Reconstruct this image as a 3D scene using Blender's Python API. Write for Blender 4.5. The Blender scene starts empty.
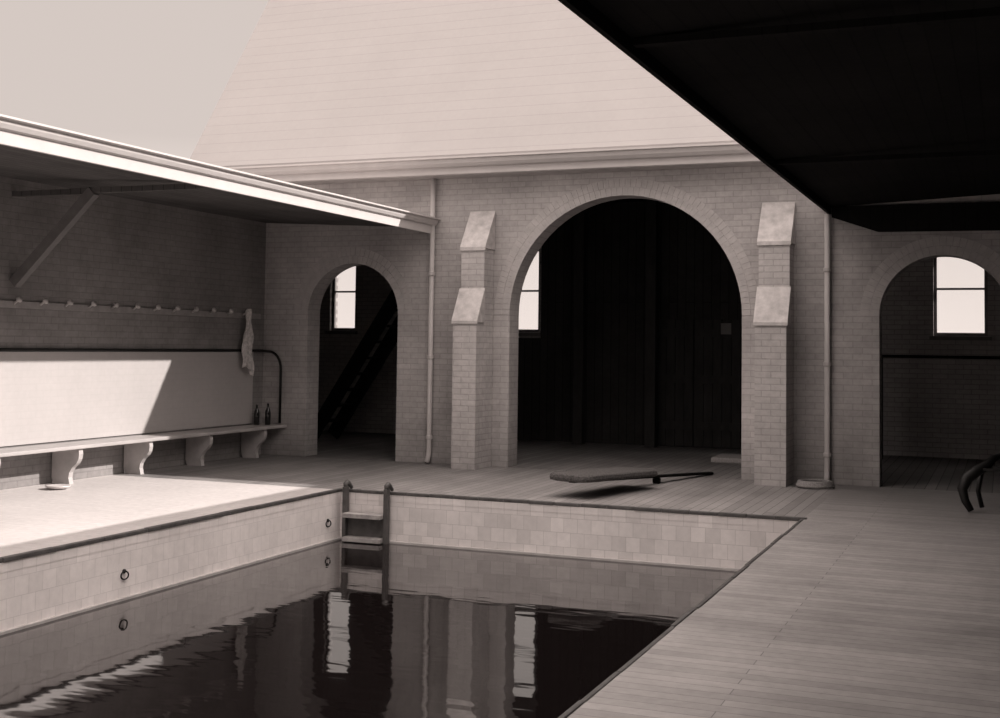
import bpy, bmesh, math, random
from mathutils import Vector, Matrix
random.seed(7)
S=bpy.context.scene
COL=S.collection

# ------------------------------------------------------------ materials
def new_mat(name):
    m=bpy.data.materials.new(name); m.use_nodes=True
    nt=m.node_tree; nt.nodes.clear()
    o=nt.nodes.new("ShaderNodeOutputMaterial"); b=nt.nodes.new("ShaderNodeBsdfPrincipled")
    nt.links.new(b.outputs[0],o.inputs[0])
    return m,nt,b
def c4(c): return (c[0],c[1],c[2],1)
def tint(v,w=0.0):
    return (v,v*0.945,v*0.93)
def noise(nt,vec,scale,detail=4,rough=0.6):
    n=nt.nodes.new("ShaderNodeTexNoise"); n.inputs["Scale"].default_value=scale
    n.inputs["Detail"].default_value=detail; n.inputs["Roughness"].default_value=rough
    nt.links.new(vec,n.inputs["Vector"]); return n
def maprange(nt,src,a,b,c,d):
    r=nt.nodes.new("ShaderNodeMapRange"); nt.links.new(src,r.inputs[0])
    for i,v in enumerate((a,b,c,d)): r.inputs[i+1].default_value=v
    return r
def mulcol(nt,col,fac):
    m=nt.nodes.new("ShaderNodeVectorMath"); m.operation='SCALE'
    nt.links.new(col,m.inputs[0]); nt.links.new(fac,m.inputs["Scale"]); return m.outputs[0]
def coords(nt,axes,sx=1,sy=1):
    g=nt.nodes.new("ShaderNodeNewGeometry"); s=nt.nodes.new("ShaderNodeSeparateXYZ")
    nt.links.new(g.outputs["Position"],s.inputs[0])
    c=nt.nodes.new("ShaderNodeCombineXYZ")
    su=nt.nodes.new("ShaderNodeMath"); su.operation='ADD'; nt.links.new(s.outputs[0],su.inputs[0]); nt.links.new(s.outputs[1],su.inputs[1])
    for i,(a,k) in enumerate(zip(axes,(sx,sy))):
        mm=nt.nodes.new("ShaderNodeMath"); mm.operation='MULTIPLY'; mm.inputs[1].default_value=k
        src=su.outputs[0] if a=='s' else s.outputs["XYZ".index(a.upper())]
        nt.links.new(src,mm.inputs[0]); nt.links.new(mm.outputs[0],c.inputs[i])
    return g.outputs["Position"],c.outputs[0]
def mat_brick(name,v1,v2,vm,bw,rh,ms,axes,rough=0.85,bump=0.4,big=0.35,sy=1,offset=0.5,smooth=0.15,dist=0.01,spec=0.3,stain=None,fine=0.1,arcade_shade=None):
    m,nt,b=new_mat(name)
    P,C=coords(nt,axes,1,sy)
    br=nt.nodes.new("ShaderNodeTexBrick")
    nt.links.new(C,br.inputs["Vector"])
    br.inputs["Color1"].default_value=c4(tint(v1)); br.inputs["Color2"].default_value=c4(tint(v2)); br.inputs["Mortar"].default_value=c4(tint(vm))
    br.inputs["Scale"].default_value=1; br.inputs["Brick Width"].default_value=bw; br.inputs["Row Height"].default_value=rh
    br.inputs["Mortar Size"].default_value=ms; br.inputs["Mortar Smooth"].default_value=smooth
    br.offset=offset
    n1=noise(nt,P,0.9,5); n2=noise(nt,P,14,4)
    r1=maprange(nt,n1.outputs[0],0.3,0.7,1-big,1+big*0.5); r2=maprange(nt,n2.outputs[0],0.3,0.7,1-fine,1+fine*0.8)
    mm=nt.nodes.new("ShaderNodeMath"); mm.operation='MULTIPLY'; nt.links.new(r1.outputs[0],mm.inputs[0]); nt.links.new(r2.outputs[0],mm.inputs[1])
    col=mulcol(nt,br.outputs["Color"],mm.outputs[0])
    if stain:   # grime rising from the base: (z0,z1,dark)
        sp=nt.nodes.new("ShaderNodeSeparateXYZ"); nt.links.new(P,sp.inputs[0])
        ad=nt.nodes.new("ShaderNodeMath"); ad.operation='MULTIPLY_ADD'; nt.links.new(n1.outputs[0],ad.inputs[0]); ad.inputs[1].default_value=1.2; nt.links.new(sp.outputs[2],ad.inputs[2])
        rr=maprange(nt,ad.outputs[0],stain[0],stain[1],stain[2],1.0); col=mulcol(nt,col,rr.outputs[0])
    if arcade_shade:    # shade under the canopy, painted into the boards towards the arcade: (y0,y1,dark)
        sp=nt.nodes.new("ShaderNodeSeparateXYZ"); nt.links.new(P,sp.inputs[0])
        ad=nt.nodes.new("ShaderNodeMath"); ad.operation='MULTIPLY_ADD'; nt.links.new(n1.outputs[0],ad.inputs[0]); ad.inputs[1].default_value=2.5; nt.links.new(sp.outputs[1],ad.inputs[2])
        rr=maprange(nt,ad.outputs[0],arcade_shade[0]+1.25,arcade_shade[1]+1.25,1.0,arcade_shade[2]); col=mulcol(nt,col,rr.outputs[0])
    nt.links.new(col,b.inputs["Base Color"])
    b.inputs["Roughness"].default_value=rough; b.inputs["Specular IOR Level"].default_value=spec
    if bump:
        inv=nt.nodes.new("ShaderNodeMath"); inv.operation='MULTIPLY_ADD'; nt.links.new(br.outputs["Fac"],inv.inputs[0]); inv.inputs[1].default_value=-1
        sc=nt.nodes.new("ShaderNodeMath"); sc.operation='MULTIPLY'; nt.links.new(n2.outputs[0],sc.inputs[0]); sc.inputs[1].default_value=5*fine
        nt.links.new(sc.outputs[0],inv.inputs[2])
        bp=nt.nodes.new("ShaderNodeBump"); bp.inputs["Strength"].default_value=bump; bp.inputs["Distance"].default_value=dist
        nt.links.new(inv.outputs[0],bp.inputs["Height"]); nt.links.new(bp.outputs[0],b.inputs["Normal"])
    return m
def mat_plain(name,v,rough=0.7,var=0.15,scale=6,bump=0.1,metal=0,spec=0.4,stretch=None):
    m,nt,b=new_mat(name)
    g=nt.nodes.new("ShaderNodeNewGeometry"); vec=g.outputs["Position"]
    if stretch:
        mp=nt.nodes.new("ShaderNodeMapping"); mp.inputs["Scale"].default_value=stretch; nt.links.new(vec,mp.inputs[0]); vec=mp.outputs[0]
    n=noise(nt,vec,scale,6)
    r=maprange(nt,n.outputs[0],0.3,0.7,1-var,1+var)
    rgb=nt.nodes.new("ShaderNodeRGB"); rgb.outputs[0].default_value=c4(tint(v))
    nt.links.new(mulcol(nt,rgb.outputs[0],r.outputs[0]),b.inputs["Base Color"])
    b.inputs["Roughness"].default_value=rough; b.inputs["Metallic"].default_value=metal; b.inputs["Specular IOR Level"].default_value=spec
    if bump:
        bp=nt.nodes.new("ShaderNodeBump"); bp.inputs["Strength"].default_value=bump; bp.inputs["Distance"].default_value=0.01
        nt.links.new(n.outputs[0],bp.inputs["Height"]); nt.links.new(bp.outputs[0],b.inputs["Normal"])
    return m
M={}
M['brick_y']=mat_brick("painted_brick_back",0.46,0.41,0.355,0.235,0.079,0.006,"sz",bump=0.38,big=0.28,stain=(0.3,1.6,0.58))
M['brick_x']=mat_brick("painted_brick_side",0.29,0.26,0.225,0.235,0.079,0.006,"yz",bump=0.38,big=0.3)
M['brick_b']=mat_brick("painted_brick_buttress",0.50,0.45,0.38,0.235,0.079,0.007,"sz",bump=0.4,big=0.2,stain=(0.3,1.6,0.8))
M['vous']=mat_plain("painted_voussoir",0.43,0.85,0.12,8,0.2)
M['cap']=mat_plain("pale_stone_cap",0.49,0.8,0.22,9,0.3)
M['dado']=mat_brick("smooth_painted_dado",0.46,0.455,0.445,0.235,0.079,0.006,"yz",rough=0.6,bump=0.0,big=0.06,fine=0.03)
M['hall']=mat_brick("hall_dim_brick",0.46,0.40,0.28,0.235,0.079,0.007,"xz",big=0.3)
M['hallx']=mat_brick("hall_dim_brick_side",0.46,0.40,0.28,0.235,0.079,0.007,"yz",big=0.3)
M['deck_x']=mat_brick("deck_boards_across",0.42,0.33,0.18,3.4,0.105,0.003,"xy",rough=0.55,bump=0.25,big=0.32,offset=0.37,dist=0.006,spec=0.45,arcade_shade=(-5.0,-1.0,0.42))
M['deck_y']=mat_brick("deck_boards_lengthwise",0.29,0.22,0.08,3.1,0.11,0.004,"yx",rough=0.65,bump=0.3,big=0.3,offset=0.37,dist=0.006,spec=0.4,arcade_shade=(-3.2,0.0,0.68))
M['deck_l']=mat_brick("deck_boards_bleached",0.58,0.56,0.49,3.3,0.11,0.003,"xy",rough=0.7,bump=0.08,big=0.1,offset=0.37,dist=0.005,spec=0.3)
M['hallfloor']=mat_brick("hall_floor_boards",0.17,0.12,0.04,3.1,0.13,0.006,"yx",rough=0.7,bump=0.2,big=0.3,offset=0.37)
M['tile']=mat_brick("glazed_pool_tile",0.80,0.66,0.56,0.155,0.155,0.003,"xz",rough=0.3,bump=0.2,big=0.14,offset=0.5,dist=0.004,spec=0.5,fine=0.06)
M['tilex']=mat_brick("glazed_pool_tile_side",0.90,0.82,0.72,0.155,0.155,0.003,"yz",rough=0.3,bump=0.2,big=0.1,offset=0.5,dist=0.004,spec=0.5,fine=0.06)
M['roof']=mat_brick("pale_roof_shingles",0.38,0.38,0.305,60,0.2,0.004,"xz",rough=0.9,bump=0.08,big=0.04,sy=1.21,dist=0.006,spec=0.1,fine=0.02)
M['white']=mat_plain("white_gloss_paint",0.54,0.5,0.05,4,0.03)
M['whited']=mat_plain("weathered_white_paint",0.42,0.6,0.15,6,0.05)
M['greywood']=mat_plain("grey_painted_timber",0.14,0.7,0.15,8,0.1)
M['pegw']=mat_plain("peg_rail_paint",0.30,0.6,0.15,8,0.1)
M['pegk']=mat_plain("worn_peg_paint",0.45,0.5,0.1,8,0.05)
M['seat']=mat_plain("bench_seat_wood",0.4,0.55,0.15,5,0.1,stretch=(6,0.6,6))
M['darkwood']=mat_plain("dark_stained_timber",0.03,0.7,0.3,6,0.2,stretch=(1,1,0.3),spec=0.2)
M['stairw']=mat_plain("black_stair_timber",0.007,0.8,0.3,6,0.2,spec=0.05)
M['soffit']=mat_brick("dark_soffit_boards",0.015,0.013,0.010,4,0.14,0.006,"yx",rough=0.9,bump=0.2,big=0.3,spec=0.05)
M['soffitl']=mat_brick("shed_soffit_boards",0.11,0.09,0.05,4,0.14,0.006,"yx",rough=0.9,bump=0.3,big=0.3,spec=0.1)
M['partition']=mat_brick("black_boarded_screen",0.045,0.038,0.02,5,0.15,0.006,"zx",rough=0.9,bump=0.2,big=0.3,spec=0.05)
M['iron']=mat_plain("black_iron",0.012,0.5,0.2,20,0.1,metal=0.3)
M['coping']=mat_plain("dark_wet_timber_nosing",0.08,0.5,0.4,9,0.4)
M['coir']=mat_plain("coir_matting",0.085,0.95,0.45,45,1.0,spec=0.05)
M['mat']=mat_plain("flat_pale_mat",0.28,0.9,0.2,40,0.4,spec=0.1)
M['ladderw']=mat_plain("wet_ladder_timber",0.08,0.5,0.35,10,0.3)
M['tread']=mat_plain("worn_ladder_tread",0.34,0.6,0.3,12,0.3)
M['cloth']=mat_plain("pale_towel_cloth",0.6,0.95,0.3,22,0.3,spec=0.1)
M['glassd']=mat_plain("dark_bottle_glass",0.012,0.12,0.1,5,0.0,spec=0.6)
M['rope']=mat_plain("old_rope",0.2,0.9,0.3,60,0.6)
M['paper']=mat_plain("yellowed_notice_paper",0.18,0.8,0.1,10,0.0)
M['soap']=mat_plain("white_enamel",0.6,0.4,0.05,5,0.0)
# window glass: thin clear sheet
m,nt,b=new_mat("window_glass"); nt.nodes.remove(b)
tr=nt.nodes.new("ShaderNodeBsdfTransparent"); gl=nt.nodes.new("ShaderNodeBsdfGlossy"); gl.inputs["Roughness"].default_value=0.05
mx=nt.nodes.new("ShaderNodeMixShader"); mx.inputs[0].default_value=0.06
nt.links.new(tr.outputs[0],mx.inputs[1]); nt.links.new(gl.outputs[0],mx.inputs[2]); nt.links.new(mx.outputs[0],[n for n in nt.nodes if n.type=='OUTPUT_MATERIAL'][0].inputs[0])
M['glass']=m
# water
m,nt,b=new_mat("still_pool_water")
b.inputs["Base Color"].default_value=(0.008,0.006,0.006,1); b.inputs["Roughness"].default_value=0.035
b.inputs["IOR"].default_value=2.2
g=nt.nodes.new("ShaderNodeNewGeometry")
mp=nt.nodes.new("ShaderNodeMapping"); mp.inputs["Scale"].default_value=(0.8,2.2,1); mp.inputs["Rotation"].default_value=(0,0,0.39); nt.links.new(g.outputs["Position"],mp.inputs[0])
n1=noise(nt,mp.outputs[0],1.8,2,0.4)
bp=nt.nodes.new("ShaderNodeBump"); bp.inputs["Strength"].default_value=0.10; bp.inputs["Distance"].default_value=0.03
nt.links.new(n1.outputs[0],bp.inputs["Height"]); nt.links.new(bp.outputs[0],b.inputs["Normal"])
M['water']=m

# ------------------------------------------------------------ mesh helpers
def box(bm,x0,x1,y0,y1,z0,z1,bev=0):
    vs=[bm.verts.new((x,y,z)) for x in(x0,x1) for y in(y0,y1) for z in(z0,z1)]
    F=[(0,1,3,2),(4,6,7,5),(0,4,5,1),(2,3,7,6),(0,2,6,4),(1,5,7,3)]
    fs=[bm.faces.new([vs[i] for i in f]) for f in F]
    if bev:
        es=list({e for f in fs for e in f.edges})
        bmesh.ops.bevel(bm,geom=es,offset=bev,segments=2,affect='EDGES',profile=0.6)
def prism(bm,pts,axis,a,b):
    def mp(p,t):
        if axis=='y': return (p[0],t,p[1])
        if axis=='x': return (t,p[0],p[1])
        return (p[0],p[1],t)
    A=[bm.verts.new(mp(p,a)) for p in pts]; B=[bm.verts.new(mp(p,b)) for p in pts]
    bm.faces.new(A); bm.faces.new(B[::-1])
    n=len(pts)
    for i in range(n):
        bm.faces.new((A[i],B[i],B[(i+1)%n],A[(i+1)%n]))
def tube(bm,pts,r,n=10,caps=True,closed=False):
    pts=[Vector(p) for p in pts]; rings=[]
    N=len(pts); up=None
    for i,p in enumerate(pts):
        if closed: t=(pts[(i+1)%N]-pts[i-1]).normalized()
        else: t=(pts[min(i+1,N-1)]-pts[max(i-1,0)]).normalized()
        if up is None:
            up=Vector((0,0,1)) if abs(t.z)<0.9 else Vector((1,0,0))
        up=(up-t*up.dot(t)).normalized(); s=t.cross(up)
        rr=r[i] if isinstance(r,(list,tuple)) else r
        rings.append([bm.verts.new(p+(up*math.cos(k*2*math.pi/n)+s*math.sin(k*2*math.pi/n))*rr) for k in range(n)])
    for i in range(N if closed else N-1):
        a=rings[i]; b=rings[(i+1)%N]
        for k in range(n): bm.faces.new((a[k],a[(k+1)%n],b[(k+1)%n],b[k]))
    if caps and not closed:
        bm.faces.new(rings[0][::-1]); bm.faces.new(rings[-1])
def lathe(bm,prof,cx,cy,n=20):
    rings=[]
    for r,z in prof:
        rings.append([bm.verts.new((cx+r*math.cos(k*2*math.pi/n),cy+r*math.sin(k*2*math.pi/n),z)) for k in range(n)])
    for a,b in zip(rings,rings[1:]):
        for k in range(n): bm.faces.new((a[k],a[(k+1)%n],b[(k+1)%n],b[k]))
    bm.faces.new(rings[0][::-1]); bm.faces.new(rings[-1])
def quadprism(bm,P0,P1,w,h):
    """rectangular bar from P0 to P1, section w (horizontal) x h"""
    P0,P1=Vector(P0),Vector(P1); t=(P1-P0).normalized()
    s=t.cross(Vector((0,0,1)))
    if s.length<1e-3: s=Vector((1,0,0))
    s.normalize(); u=s.cross(t).normalized()
    vs=[bm.verts.new(P+s*a*w/2+u*b_*h/2) for P in(P0,P1) for a,b_ in((-1,-1),(1,-1),(1,1),(-1,1))]
    for f in((0,1,2,3),(7,6,5,4),(0,4,5,1),(1,5,6,2),(2,6,7,3),(3,7,4,0)): bm.faces.new([vs[i] for i in f])
def obj(name,bm,mat,parent=None,smooth=False,kind=None,label=None,category=None,group=None):
    bmesh.ops.recalc_face_normals(bm,faces=bm.faces)
    xs=[v.co for v in bm.verts]
    c=Vector(((min(v.x for v in xs)+max(v.x for v in xs))/2,(min(v.y for v in xs)+max(v.y for v in xs))/2,min(v.z for v in xs)))
    bmesh.ops.translate(bm,verts=bm.verts,vec=-c)
    me=bpy.data.meshes.new(name); bm.to_mesh(me); bm.free(); me.materials.append(M[mat])
    if smooth:
        for p in me.polygons: p.use_smooth=True
    o=bpy.data.objects.new(name,me); COL.objects.link(o)
    if parent:
        o.parent=parent; o.location=c-world_loc(parent)
    else: o.location=c
    if kind: o["kind"]=kind
    if label: o["label"]=label
    if category: o["category"]=category
    if group: o["group"]=group
    return o
def world_loc(o):
    l=o.location.copy()
    while o.parent: o=o.parent; l+=o.location
    return l
def thing(name,loc,label,category,group=None):
    e=bpy.data.objects.new(name,None); e.empty_display_size=0.1; e.location=loc; COL.objects.link(e)
    e["label"]=label; e["category"]=category
    if group: e["group"]=group
    return e
def B(): return bmesh.new()
def struct(name,bm,mat,label): return obj(name,bm,mat,kind="structure",label=label)

# ------------------------------------------------------------ dimensions
WT=0.36            # wall thickness
XL,XR=-10.5,0.9    # court side walls
SP=2.14             # arch spring height
ARCH=[(-8.97,0.76),(-4.81,1.64),(-0.68,0.76)]
HX0,HX1=-13.0,3.2; HY=5.0
def arc(cx,r,n=36,z0=SP): return [(cx+r*math.cos(math.pi*i/n),z0+r*math.sin(math.pi*i/n)) for i in range(n+1)]

# back wall with three arches
bm=B(); ztop=4.32
edges=[HX0]
for cx,r in ARCH: edges+= [cx-r,cx+r]
edges.append(HX1)
for i in range(0,len(edges),2): prism(bm,[(edges[i],0),(edges[i+1],0),(edges[i+1],ztop),(edges[i],ztop)],'y',0,WT)
for cx,r in ARCH:
    prism(bm,[(cx-r,ztop)]+arc(cx,r)[::-1]+[(cx+r,ztop)],'y',0,WT)
struct("wall_back",bm,'brick_y',"pale painted brick wall pierced by three round arches")
# arch rings
for i,(cx,r) in enumerate(ARCH):
    bm=B()
    rings=[(r+0.002,r+0.112),(r+0.120,r+0.232)]
    for k,(a,b_) in enumerate(rings):
        n=int(math.pi*(a+b_)/2/0.078)
        for j in range(n):
            t0=math.pi*j/n+0.0035/a; t1=math.pi*(j+1)/n-0.0035/a
            prism(bm,[(cx+a*math.cos(t0),SP+a*math.sin(t0)),(cx+b_*math.cos(t0),SP+b_*math.sin(t0)),(cx+b_*math.cos(t1),SP+b_*math.sin(t1)),(cx+a*math.cos(t1),SP+a*math.sin(t1))],'y',-0.003-random.random()*0.003,0.02)
    struct("trim_%d"%(i+1),bm,'vous',"painted brick voussoir ring around round arch")

# side walls, far-end wall behind the viewer
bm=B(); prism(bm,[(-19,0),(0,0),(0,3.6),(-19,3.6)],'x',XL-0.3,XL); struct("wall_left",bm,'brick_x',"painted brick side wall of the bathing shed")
bm=B(); prism(bm,[(-19,0),(0,0),(0,3.7),(-19,3.7)],'x',XR,XR+0.3); struct("wall_right",bm,'partition',"dark boarded side wall under covered walkway")
bm=B(); box(bm,XL-0.3,XR+0.3,-19.3,-19,0,3.6); struct("wall_front",bm,'brick_y',"painted brick end wall of the pool court")
# hall shell
WIN=[(-12.22,-11.66),(-8.65,-7.85),(-1.04,-0.22)]
WZ0,WZ1=1.96,3.5
bm=B(); xs=[HX0]
for a,b_ in WIN: xs+=[a,b_]
xs.append(HX1)
for i in range(0,len(xs),2): box(bm,xs[i],xs[i+1],HY,HY+0.3,-0.1,4.3)
for a,b_ in WIN:
    box(bm,a,b_,HY,HY+0.3,-0.1,WZ0); box(bm,a,b_,HY,HY+0.3,WZ1,4.3)
struct("wall_rear",bm,'hall',"dim brick rear wall of the hall behind the arches")
bm=B(); box(bm,HX0-0.3,HX0,0,HY+0.3,-0.1,4.3); struct("wall_hall_left",bm,'hallx',"dim brick end wall of the hall")
bm=B(); box(bm,HX1,HX1+0.3,0,HY+0.3,-0.1,4.3); struct("wall_hall_right",bm,'hallx',"dim brick end wall of the hall")
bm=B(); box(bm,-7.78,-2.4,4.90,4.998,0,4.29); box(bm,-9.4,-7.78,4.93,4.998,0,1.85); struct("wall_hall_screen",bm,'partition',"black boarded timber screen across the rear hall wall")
# inner dark lining of arch wall
bm=B(); e2=edges
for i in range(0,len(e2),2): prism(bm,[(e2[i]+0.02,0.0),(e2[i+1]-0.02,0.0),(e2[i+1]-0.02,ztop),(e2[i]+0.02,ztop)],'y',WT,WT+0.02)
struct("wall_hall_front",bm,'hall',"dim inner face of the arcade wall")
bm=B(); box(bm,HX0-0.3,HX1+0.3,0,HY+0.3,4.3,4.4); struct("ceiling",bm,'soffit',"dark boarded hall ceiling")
for i,(a,b_) in enumerate(WIN):
    bm=B(); f=0.05; zm=2.72
    y0,y1=HY+0.08,HY+0.14
    box(bm,a,a+f,y0,y1,WZ0,WZ1); box(bm,b_-f,b_,y0,y1,WZ0,WZ1); box(bm,a+f,b_-f,y0,y1,WZ1-f,WZ1); box(bm,a+f,b_-f,y0,y1,WZ0,WZ0+f); box(bm,a+f,b_-f,y0-0.01,y1,zm-0.016,zm+0.016)
    box(bm,a-0.06,b_+0.06,HY-0.08,HY-0.001,WZ0-0.07,WZ0-0.01)
    w=struct("window_%d"%(i+1),bm,'greywood',"two-sash window with bright panes")
    bm=B(); box(bm,a+f,b_-f,y0+0.025,y0+0.03,WZ0+f,WZ1-f); obj("pane",bm,'glass',parent=w)
# ------------------------------------------------------------ floors
PX0,PX1,PY0,PY1=-7.17,-1.88,-14.6,-3.45; WZ=-0.57
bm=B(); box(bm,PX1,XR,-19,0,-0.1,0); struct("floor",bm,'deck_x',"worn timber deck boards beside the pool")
bm=B(); box(bm,XL,PX1,PY1,0,-0.1,0)
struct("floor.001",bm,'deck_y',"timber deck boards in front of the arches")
bm=B(); box(bm,HX0,HX1,0,HY,-0.1,-0.001); struct("floor.004",bm,'hallfloor',"dark boarded hall floor")
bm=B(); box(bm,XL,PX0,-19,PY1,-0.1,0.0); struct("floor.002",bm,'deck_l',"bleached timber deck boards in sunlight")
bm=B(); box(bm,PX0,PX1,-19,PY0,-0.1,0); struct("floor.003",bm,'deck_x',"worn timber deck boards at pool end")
# ------------------------------------------------------------ pool
pool=thing("swimming_pool",((PX0+PX1)/2,(PY0+PY1)/2,-1.6),"sunken swimming pool lined with pale glazed tiles, dark still water","swimming pool")
for (a,b_) in((PY1,PY1+0.15),(PY0-0.15,PY0)):
    bm=B(); box(bm,PX0-0.15,PX1+0.15,a,b_,-1.6,-0.1); obj("tiled_end_wall",bm,'tile',pool)
for (a,b_) in((PX0-0.15,PX0),(PX1,PX1+0.15)):
    bm=B(); box(bm,a,b_,PY0,PY1,-1.6,-0.1); obj("tiled_side_wall",bm,'tilex',pool)
bm=B(); box(bm,PX0,PX1,PY0,PY1,-1.6,-1.5); obj("pool_bottom",bm,'tile',pool)
bm=B()
def slab(bm,x0,x1,y0,y1,z0,z1,step=0.6):
    L=(x1-x0) if (x1-x0)>(y1-y0) else (y1-y0); n=max(1,round(L/step))
    for i in range(n):
        j=random.uniform(-0.005,0.005)
        if (x1-x0)>(y1-y0): box(bm,x0+L*i/n+0.002,x0+L*(i+1)/n-0.002,y0+j,y1+j,z0,z1+abs(j),0.008)
        else: box(bm,x0+j,x1+j,y0+L*i/n+0.002,y0+L*(i+1)/n-0.002,z0,z1+abs(j),0.008)
zc=-0.022
slab(bm,PX0-0.05,PX1+0.04,PY1-0.012,PY1+0.05,zc,0.010,0.3)
slab(bm,PX0-0.05,PX0+0.012,PY0,PY1-0.02,zc,0.010)
slab(bm,PX1-0.012,PX1+0.02,PY0,PY1-0.02,zc,0.004)
obj("coping",bm,'coping',pool)
k=0.003
bm=B(); box(bm,PX0-0.1,PX1+0.1,PY1-k,PY1+0.05,-0.1,zc-0.001); obj("tile_edge",bm,'tile',pool)
bm=B(); box(bm,PX0-0.1,PX0+k,PY0,PY1-k,-0.1,zc-0.001); obj("tile_edge",bm,'tilex',pool)
bm=B(); box(bm,PX1-k,PX1+0.1,PY0,PY1-k,-0.1,zc-0.001); obj("tile_edge",bm,'tilex',pool)
bm=B(); z0,z1=-0.60,-0.545; k=0.03
box(bm,PX0,PX0+k,PY0,PY1,z0,z1,0.006); box(bm,PX1-k,PX1,PY0,PY1,z0,z1,0.006); box(bm,PX0+k,PX1-k,PY1-k,PY1,z0,z1,0.006)
obj("waterline_ledge",bm,'whited',pool)
bm=B(); vs=[bm.verts.new(p) for p in((PX0,PY0,WZ),(PX1,PY0,WZ),(PX1,PY1,WZ),(PX0,PY1,WZ))]; bm.faces.new(vs); obj("water",bm,'water',pool)

# pool ladder
lad=thing("pool_ladder",(-6.8,PY1,-1.4),"dark wet timber pool ladder with rounded post tops","ladder")
for x in(-7.06,-6.53):
    bm=B(); box(bm,x-0.023,x+0.023,PY1-0.12,PY1-0.035,-1.4,0.05,0.008)
    obj("rail_post",bm,'ladderw',lad)
    bm=B(); pts=[(x,PY1-0.085,0.045),(x,PY1-0.09,0.08),(x,PY1-0.05,0.10),(x,PY1+0.0,0.075),(x,PY1+0.04,0.04),(x,PY1+0.06,0.025)]
    tube(bm,pts,[0.025,0.03,0.03,0.026,0.022,0.02],8); obj("hook",bm,'ladderw',lad,smooth=True)
for z in(-0.29,-0.56,-0.83,-1.10):
    bm=B(); box(bm,-7.036,-6.554,PY1-0.20,PY1-0.035,z,z+0.05,0.006); obj("tread",bm,'tread' if z>-0.6 else 'ladderw',lad)
bm=B(); box(bm,-7.036,-6.554,PY1-0.06,PY1-0.035,-0.509,-0.291); obj("riser",bm,'ladderw',lad)
# iron rings on tiled walls
def ring(loc):
    e=thing("wall_ring",loc,"small black iron ring fixed to pool tiles","ring","iron rings on the pool wall")
    x,y,z=loc; bm=B()
    tube(bm,[(x+0.015+0.012*math.sin(a),y+0.035*math.sin(a),z-0.035+0.035*math.cos(a)) for a in [i*2*math.pi/20 for i in range(20)]],0.007,6,closed=True)
    obj("ring_loop",bm,'iron',e,smooth=True)
    bm=B(); lathe(bm,[(0.0045,0),(0.02,0.002),(0.02,0.012),(0.012,0.02)],0,0,12)
    bmesh.ops.rotate(bm,verts=bm.verts,cent=(0,0,0),matrix=Matrix.Rotation(math.pi/2,3,'Y')); bmesh.ops.translate(bm,verts=bm.verts,vec=(x,y,z))
    obj("ring_boss",bm,'iron',e)
for y in(-3.75,-7.3,-10.8): ring((PX0,y,-0.32))

# ------------------------------------------------------------ buttresses
for x0,x1 in((-7.05,-6.70),(-2.89,-2.50)):
    e=thing("buttress",((x0+x1)/2,-0.3,0),"stepped painted brick buttress with sloped pale stone caps","buttress","buttresses beside the great arch")
    yb=-0.008
    bm=B(); prism(bm,[(-0.60,0),(yb,0),(yb,3.06),(-0.35,3.06),(-0.35,2.02),(-0.60,2.02)],'x',x0,x1); obj("brick_shaft",bm,'brick_b',e)
    o=0.018
    bm=B(); prism(bm,[(-0.60-o,2.00),(-0.60-o,2.04),(-0.36,2.50),(-0.351,2.50),(-0.351,2.021),(-0.601,2.021),(-0.601,2.0)],'x',x0-o,x1+o); obj("lower_cap",bm,'cap',e)
    bm=B(); prism(bm,[(-0.35-o,3.03),(-0.35-o,3.08),(yb,3.62),(yb,3.061),(-0.351,3.061),(-0.351,3.03)],'x',x0-o,x1+o); obj("upper_cap",bm,'cap',e)

# ------------------------------------------------------------ main roof
roof=thing("roof",(-4.2,2.5,4.3),"steep pale shingled roof with white gutter over the arches","roof")
m_=1.45; y0=-0.40; z0=4.30; yr=2.5; zr=z0+(yr-y0)*m_
bm=B(); prism(bm,[(y0,z0),(yr,zr),(yr,zr+0.09),(y0-0.02,z0+0.09)],'x',-11.72,HX1+0.3); obj("shingle_slope",bm,'roof',roof)
bm=B(); prism(bm,[(yr,zr),(5.4,z0),(5.42,z0+0.09),(yr,zr+0.09)],'x',-11.72,HX1+0.3); obj("rear_slope",bm,'roof',roof)
for x in(-11.6,HX1+0.1):
    bm=B(); prism(bm,[(0,4.4),(5.2,4.4),(yr,zr-0.1)],'x',x,x+0.12); obj("gable",bm,'brick_x',roof)
bm=B()
prism(bm,[(-0.36,4.12),(-0.32,4.12),(-0.32,4.3),(-0.36,4.3)],'x',-12.2,HX1)
obj("eaves_board",bm,'white',roof)
bm=B(); prism(bm,[(-0.32,4.11),(0,4.11),(0,4.15),(-0.32,4.15)],'x',-12.2,HX1); obj("eaves_soffit",bm,'whited',roof)
bm=B()
prof=[(-0.361,4.21),(-0.43,4.22),(-0.47,4.26),(-0.485,4.31),(-0.53,4.32),(-0.53,4.345),(-0.48,4.345),(-0.46,4.30),(-0.361,4.26)]
prism(bm,prof,'x',-12.2,HX1); obj("gutter",bm,'white',roof)

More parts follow.
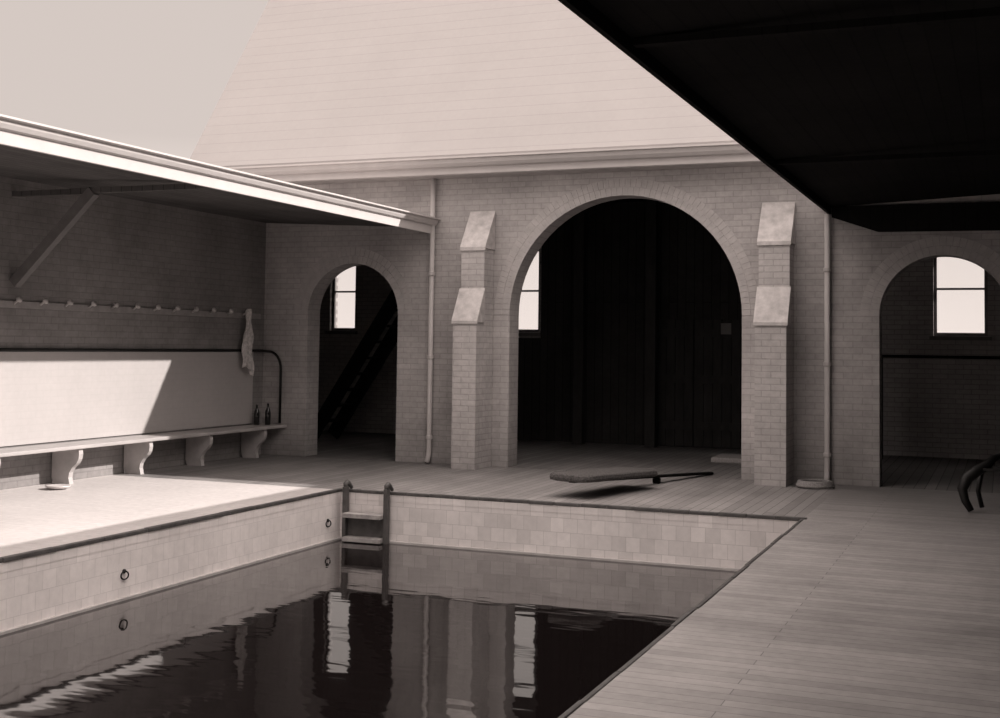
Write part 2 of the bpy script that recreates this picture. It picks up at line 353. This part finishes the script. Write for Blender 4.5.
# ------------------------------------------------------------ side lean-to roofs
def lean(name,xe,xw,label,soff,fascia,dz=0.0,y_a=-19,y_b=-0.01):
    s=1 if xw>xe else -1
    e=thing(name,((xe+xw)/2,(y_a+y_b)/2,3.3),label,"roof")
    sl=0.05
    zw=3.40+dz+sl*abs(xw-xe)
    bm=B(); prism(bm,[(xe,3.40+dz),(xw,zw),(xw,zw+0.02),(xe,3.42+dz)],'y',y_a,y_b); obj("boarded_soffit",bm,soff,e)
    bm=B(); prism(bm,[(xe,3.425+dz),(xw,zw+0.025),(xw,zw+0.08),(xe,3.48+dz)],'y',y_a,y_b); obj("roof_covering",bm,'whited',e)
    bm=B(); box(bm,xe-0.02,xe+0.02,y_a,y_b,3.31+dz,3.48+dz); obj("fascia",bm,fascia,e)
    g=-s
    if fascia=='white':
        prof=[(0.021,3.42),(0.055,3.435),(0.075,3.47),(0.082,3.50),(0.12,3.512),(0.12,3.53),(0.07,3.53),(0.06,3.50),(0.021,3.47)]
    else:
        prof=[(0.021,3.42),(0.07,3.43),(0.09,3.46),(0.09,3.48),(0.021,3.48)]
    bm=B(); prism(bm,[(xe+g*a,b_+dz) for a,b_ in prof],'y',y_a,y_b); obj("gutter",bm,fascia,e)
    return e,zw
ll,zwl=lean("lean_to_roof",-7.66,XL,"low shed roof with white fascia and gutter over the bench",'soffitl','white')
for y in(-5.25,-10.2):
    bm=B(); box(bm,XL+0.001,-7.69,y-0.03,y+0.03,3.335,3.395); obj("tie_beam",bm,'soffitl',ll)
    bm=B(); quadprism(bm,(XL+0.05,y,2.34),(-9.36,y,3.36),0.09,0.12); obj("brace",bm,'greywood',ll)
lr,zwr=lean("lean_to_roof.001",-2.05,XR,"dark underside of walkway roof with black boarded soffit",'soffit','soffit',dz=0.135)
for y in(-4.2,-9.2,-14.2):
    bm=B(); box(bm,-2.02,XR-0.001,y-0.04,y+0.04,3.49,3.535); obj("tie_beam",bm,'soffit',lr)
bm=B(); prism(bm,[(-2.02,3.54),(XR-0.001,3.54),(XR-0.001,3.18),(-1.45,3.20),(-2.02,3.40)],'y',-0.04,-0.012); obj("shade_sheet",bm,'soffit',lr)  # flat black sheet imitating the canopy's shade on the wall top

# ------------------------------------------------------------ downpipes
def pipe(x,zt,label):
    e=thing("downpipe",(x,-0.07,0),label,"drainpipe","downpipes on the arcade wall")
    bm=B(); tube(bm,[(x,-0.14,0.02),(x,-0.08,0.12),(x,-0.07,0.2),(x,-0.07,zt)],0.036,14); obj("pipe",bm,'white',e,smooth=True)
    for z in(0.35,1.5,2.7):
        bm=B(); lathe(bm,[(0.038,z),(0.05,z+0.005),(0.05,z+0.05),(0.038,z+0.055)],x,-0.07,16)
        obj("pipe_collar",bm,'white',e)
pipe(-7.64,4.11,"white painted downpipe falling from the gutter")
pipe(-2.07,3.44,"white painted downpipe below the walkway roof edge")

# ------------------------------------------------------------ left wall furniture
YA=-6.6
bm=B(); box(bm,XL+0.001,XL+0.02,YA,-0.3,0.49,1.56)
struct("trim_4",bm,'dado',"pale painted dado panel above the bench")
bm=B()
pts=[(XL+0.03,YA,1.58),(XL+0.03,-0.30,1.58),(XL+0.04,-0.10,1.58),(XL+0.10,-0.04,1.57)]+[(XL+0.12+0.22*math.sin(a),-0.035,1.30+0.27*math.cos(a)) for a in [i*math.pi/2/8 for i in range(0,9)]]+[(XL+0.34,-0.035,0.49)]
tube(bm,pts,0.02,8)
obj("guard_rail",bm,'iron',smooth=True,label="thin dark rail along wall curving down to bench end",category="rail")
bench=thing("wall_bench",(-10.3,-3.3,0),"long fixed wooden bench on curved wall brackets","bench")
bm=B(); box(bm,XL+0.021,-10.04,YA,-0.02,0.425,0.47,0.012); obj("seat",bm,'seat',bench)
leg0=None
for y in(-0.55,-1.9,-3.2,-4.5,-5.8):
    if leg0 is None:
        bm=B(); pr=[(-10.47,0.424),(-10.08,0.424),(-10.07,0.36),(-10.08,0.30),(-10.11,0.25),(-10.17,0.20),(-10.21,0.14),(-10.22,0.08),(-10.20,0.0),(-10.44,0.0),(-10.47,0.08)]
        prism(bm,pr,'y',y-0.035,y+0.035); leg0=obj("leg",bm,'whited',bench)
    else:
        c=leg0.copy(); COL.objects.link(c); c.parent=bench; c.location=leg0.location+Vector((0,y+0.55,0))
# peg rail
rail=thing("peg_rail",(XL+0.03,-3.3,2.08),"painted wooden peg rail with row of rounded coat pegs","coat rack")
bm=B(); box(bm,XL+0.001,XL+0.025,YA,-0.12,2.06,2.14,0.004); obj("backboard",bm,'pegw',rail)
peg=None
for i in range(14):
    y=-0.60-i*0.42
    if peg is None:
        bm=B(); lathe(bm,[(0.014,0),(0.012,0.05),(0.022,0.06),(0.034,0.072),(0.037,0.09),(0.030,0.105),(0.015,0.11)],0,0,14)
        bmesh.ops.rotate(bm,verts=bm.verts,cent=(0,0,0),matrix=Matrix.Rotation(math.radians(58),3,'Y')); bmesh.ops.translate(bm,verts=bm.verts,vec=(XL+0.025,y,2.11))
        peg=obj("peg",bm,'pegk',rail,smooth=True); yy=y
    else:
        c=peg.copy(); COL.objects.link(c); c.parent=rail; c.location=peg.location+Vector((0,y-yy,0))
# towel: gathered at the peg, falling in irregular folds
bm=B(); nu,nv=40,40; g=[]
for j in range(nv+1):
    t=j/nv; row=[]
    w=0.06+0.15*min(1,t*2.5)**0.8-0.03*math.sin(t*7)
    z=2.20-t*0.84
    for i in range(nu+1):
        s=i/nu*2-1
        x=XL+0.12+0.028*math.sin(s*11+t*3+math.sin(t*9))*(0.35+0.8*t)+0.012*math.sin(s*23-t*8)+0.012*math.sin(t*13+s*3)
        row.append(bm.verts.new((x,-0.60+s*w/2+0.012*math.sin(t*6),z-(0.10*max(0,s-0.1)+0.05*abs(s+0.4))*t)))
    g.append(row)
for j in range(nv):
    for i in range(nu): bm.faces.new((g[j][i],g[j][i+1],g[j+1][i+1],g[j+1][i]))
tw=obj("towel",bm,'cloth',smooth=True,label="pale crumpled towel hanging from a wall peg",category="towel")
sm=tw.modifiers.new("s",'SOLIDIFY'); sm.thickness=0.008
# bottles
for (x,y,h) in((-10.37,-0.34,0.31),(-10.24,-0.24,0.33)):
    e=thing("bottle",(x,y,0.47),"dark glass bottle standing on the wooden bench","bottle","bottles on the bench")
    bm=B(); z=0.47; lathe(bm,[(0.036,z),(0.042,z+0.005),(0.043,z+h*0.55),(0.034,z+h*0.68),(0.016,z+h*0.8),(0.014,z+h*0.93),(0.018,z+h*0.94),(0.018,z+h*0.96)],x,y,18); obj("bottle_body",bm,'glassd',e,smooth=True)
    bm=B(); lathe(bm,[(0.011,z+h*0.96),(0.012,z+h)],x,y,12); obj("stopper",bm,'rope',e)
# small enamel dish on deck
bm=B(); lathe(bm,[(0.07,0.0),(0.13,0.025),(0.145,0.045),(0.13,0.045),(0.06,0.02)],-10.0,-4.95,24)
obj("enamel_dish",bm,'soap',smooth=True,label="small shallow white enamel dish on sunlit deck",category="dish")

# ------------------------------------------------------------ rope coil at the downpipe foot
bm=B(); pts=[]
for i in range(5*24):
    a=i*2*math.pi/24; k=i//24
    pts.append((-2.16+(0.22-0.006*k+0.004*math.sin(a*3))*math.cos(a),-0.50+(0.22-0.006*k)*math.sin(a),0.022+0.012*i/24))
tube(bm,pts,0.018,8); obj("rope_coil",bm,'rope',smooth=True,label="coil of old rope lying at the downpipe foot",category="rope")

# ------------------------------------------------------------ diving board
tip=Vector((-4.54,-3.02,0)); dr=Vector((0.24,0.97,0)).normalized(); sd=Vector((dr.y,-dr.x,0))
db=thing("diving_board",tip+dr*2.0,"springboard with thick coir matting over its raised end","diving board")
def bar(bm,a,b_,w,z0,z1,off=0,bev=0.01,zs=0):
    P=[]
    for t in(a,b_):
        for s in(-w/2,w/2):
            for z in(z0,z1): P.append(tip+dr*t+sd*(s+off)+Vector((0,0,z+(zs if t==b_ else 0))))
    vs=[bm.verts.new(p) for p in P]
    fs=[bm.faces.new([vs[i] for i in f]) for f in((0,1,3,2),(4,6,7,5),(0,4,5,1),(2,3,7,6),(0,2,6,4),(1,5,7,3))]
    if bev: bmesh.ops.bevel(bm,geom=list({e for f in fs for e in f.edges}),offset=bev,segments=3,affect='EDGES')
bm=B(); bar(bm,0.1,3.6,0.10,0.17,0.20,zs=-0.165); obj("plank",bm,'stairw',db)
# matting wraps the board end: rounded outline, thick soft edges
bm=B(); L,W,rc=1.62,0.60,0.15; out=[]
for cx_,cy_,a0 in((rc,-W/2+rc,math.pi),(L-rc*0.5,-W/2+rc*0.5,1.5*math.pi),(L-rc*0.5,W/2-rc*0.5,0),(rc,W/2-rc,0.5*math.pi)):
    rr=rc if cx_==rc else rc*0.5
    for i in range(7):
        a=a0+math.pi/2*i/6; out.append((cx_+rr*math.cos(a),cy_+rr*math.sin(a)))
def ringv(inset,z):
    r_=[]
    for px,py in out:
        qx=px+(inset if px<L/2 else -inset); qy=py*(1-inset/(W/2)); sag=-0.055*(px/L)+0.012*math.sin(px*5)
        P=tip+dr*qx+sd*qy+Vector((0,0,z+sag+random.uniform(-0.004,0.004))); r_.append(bm.verts.new(P))
    return r_
rs=[ringv(0.03,0.19),ringv(0.005,0.20),ringv(0,0.225),ringv(0.008,0.255),ringv(0.03,0.27)]
for a_,b_ in zip(rs,rs[1:]):
    n=len(a_)
    for i in range(n): bm.faces.new((a_[i],a_[(i+1)%n],b_[(i+1)%n],b_[i]))
bm.faces.new(rs[0][::-1]); bm.faces.new(rs[-1])
obj("matting",bm,'coir',db)
bm=B(); bar(bm,2.05,2.12,0.09,0.0,0.075); obj("fulcrum",bm,'stairw',db)
# flat mat lying in the arch
bm=B(); box(bm,-4.06,-3.46,2.2,3.0,0.0,0.08,0.02); obj("folded_mat",bm,'mat',label="folded pale mat lying on the hall floor",category="mat")

# ------------------------------------------------------------ stair in the hall
st=thing("staircase",(-9.8,2.8,0),"steep dark open timber stair climbing inside the hall","staircase")
A=Vector((-11.08,0,0)); Bq=Vector((-8.42,0,4.15))
for y in(2.45,3.2):
    bm=B(); quadprism(bm,(A.x,y,A.z+0.07),(Bq.x,y,Bq.z),0.05,0.24); obj("stringer",bm,'stairw',st)
for i in range(1,15):
    t=i/15; bm=B(); x=A.x+(Bq.x-A.x)*t; z=4.15*t+0.08; box(bm,x-0.1,x+0.1,2.48,3.17,z-0.02,z+0.02); obj("tread",bm,'stairw',st)
# hall posts, doors, notice
for x in(-6.9,-5.6):
    bm=B(); box(bm,x-0.09,x+0.09,4.4,4.58,0,4.28,0.01)
    obj("timber_post",bm,'darkwood',label="square dark timber post supporting the hall ceiling",category="post",group="posts in the hall")
dn=thing("door_1",(-5.0,4.86,0),"dark ledged double door in the hall","door"); dn["kind"]="structure"
del dn["category"]
for x in(-5.75,-4.93):
    bm=B()
    for k in range(5): box(bm,x+k*0.16,x+k*0.16+0.152,4.86,4.895,0.01,2.2,0.004)
    for z in(0.3,1.1,1.9): box(bm,x,x+0.79,4.835,4.86,z,z+0.14)
    obj("door_leaf",bm,'darkwood',dn)
bm=B(); box(bm,-4.47,-4.29,4.82,4.833,1.95,2.14,0.003); obj("notice",bm,'paper',label="small paper notice on dark hall door",category="notice")
# handrail inside the right arch
hr=thing("hall_rail",(-0.3,4.2,0),"dark timber rail on posts inside the hall","railing")
bm=B(); quadprism(bm,(-1.9,4.2,1.62),(2.6,4.2,1.62),0.06,0.05); obj("top_rail",bm,'stairw',hr)
for x in(-1.8,0.4,2.5):
    bm=B(); box(bm,x-0.04,x+0.04,4.16,4.24,0,1.595); obj("post",bm,'stairw',hr)

# ------------------------------------------------------------ iron bench end at right
gb=thing("garden_bench",(0.2,-1.9,0),"dark backless bench with curved cast-iron ends","bench")
def iron_end(x):
    bm=B()
    tube(bm,[(x-0.10,-2.1,0.02),(x-0.16,-2.08,0.12),(x-0.19,-2.06,0.24),(x-0.14,-2.04,0.36),(x-0.04,-2.02,0.44),(x+0.06,-1.98,0.50),(x+0.12,-1.92,0.57),(x+0.2,-1.85,0.60)],[0.035,0.045,0.055,0.065,0.06,0.05,0.04,0.03],8)
    tube(bm,[(x,-1.72,0.02),(x-0.04,-1.74,0.2),(x,-1.75,0.42)],0.025,8)
    tube(bm,[(x-0.02,-2.02,0.42),(x,-1.9,0.42),(x,-1.72,0.42)],0.022,8)
    return bm
for x in(-0.22,0.60): obj("iron_end",iron_end(x),'iron',gb,smooth=True)
bm=B()
for k in range(4): box(bm,-0.2,0.62,-2.08+k*0.085,-2.01+k*0.085,0.445,0.47,0.004)
obj("seat_slats",bm,'darkwood',gb)

# ------------------------------------------------------------ light
w=bpy.data.worlds.new("sky"); S.world=w; w.use_nodes=True; nt=w.node_tree
bg=nt.nodes["Background"]
tc=nt.nodes.new("ShaderNodeTexCoord"); sp=nt.nodes.new("ShaderNodeSeparateXYZ"); nt.links.new(tc.outputs["Generated"],sp.inputs[0])
cr=nt.nodes.new("ShaderNodeValToRGB"); nt.links.new(sp.outputs[2],cr.inputs[0])
e=cr.color_ramp.elements
def sk(v): return (v,v*0.88,v*0.82,1)
e[0].position=0.0; e[0].color=sk(1.0)
e[1].position=1.0; e[1].color=sk(3.2)
q=e.new(0.11); q.color=sk(0.85)
q=e.new(0.16); q.color=sk(0.67)
q=e.new(0.31); q.color=sk(0.66)
q=e.new(0.55); q.color=sk(2.2)
nt.links.new(cr.outputs[0],bg.inputs[0]); bg.inputs[1].default_value=1.0
sl=bpy.data.lights.new("sun",'SUN'); sl.energy=6.0; sl.angle=0.01; sl.color=(1,0.92,0.87)
so=bpy.data.objects.new("sun",sl); COL.objects.link(so)
so.rotation_euler=Vector((1.52,0.606,1)).to_track_quat('Z','Y').to_euler(); so.location=(5,3,12)

# ------------------------------------------------------------ camera
f,yaw,pit,rol,cy=1239.01,0.385737,0.0487293,0.0133444,285.496
Fv=Vector((-math.sin(yaw)*math.cos(pit),math.cos(yaw)*math.cos(pit),math.sin(pit)))
R=Vector((math.cos(yaw),math.sin(yaw),0)); U=R.cross(Fv)
R2=R*math.cos(rol)+U*math.sin(rol); U2=-R*math.sin(rol)+U*math.cos(rol)
ca=bpy.data.cameras.new("camera"); ca.sensor_fit='HORIZONTAL'; ca.sensor_width=36; ca.lens=f*36/1000; ca.shift_y=-(359-cy)/1000
co=bpy.data.objects.new("camera",ca); COL.objects.link(co)
mt=Matrix((R2,U2,-Fv)).transposed().to_4x4(); mt.translation=Vector((0,-16.256,1.7)); co.matrix_world=mt
S.camera=co
S.view_settings.view_transform='Standard'
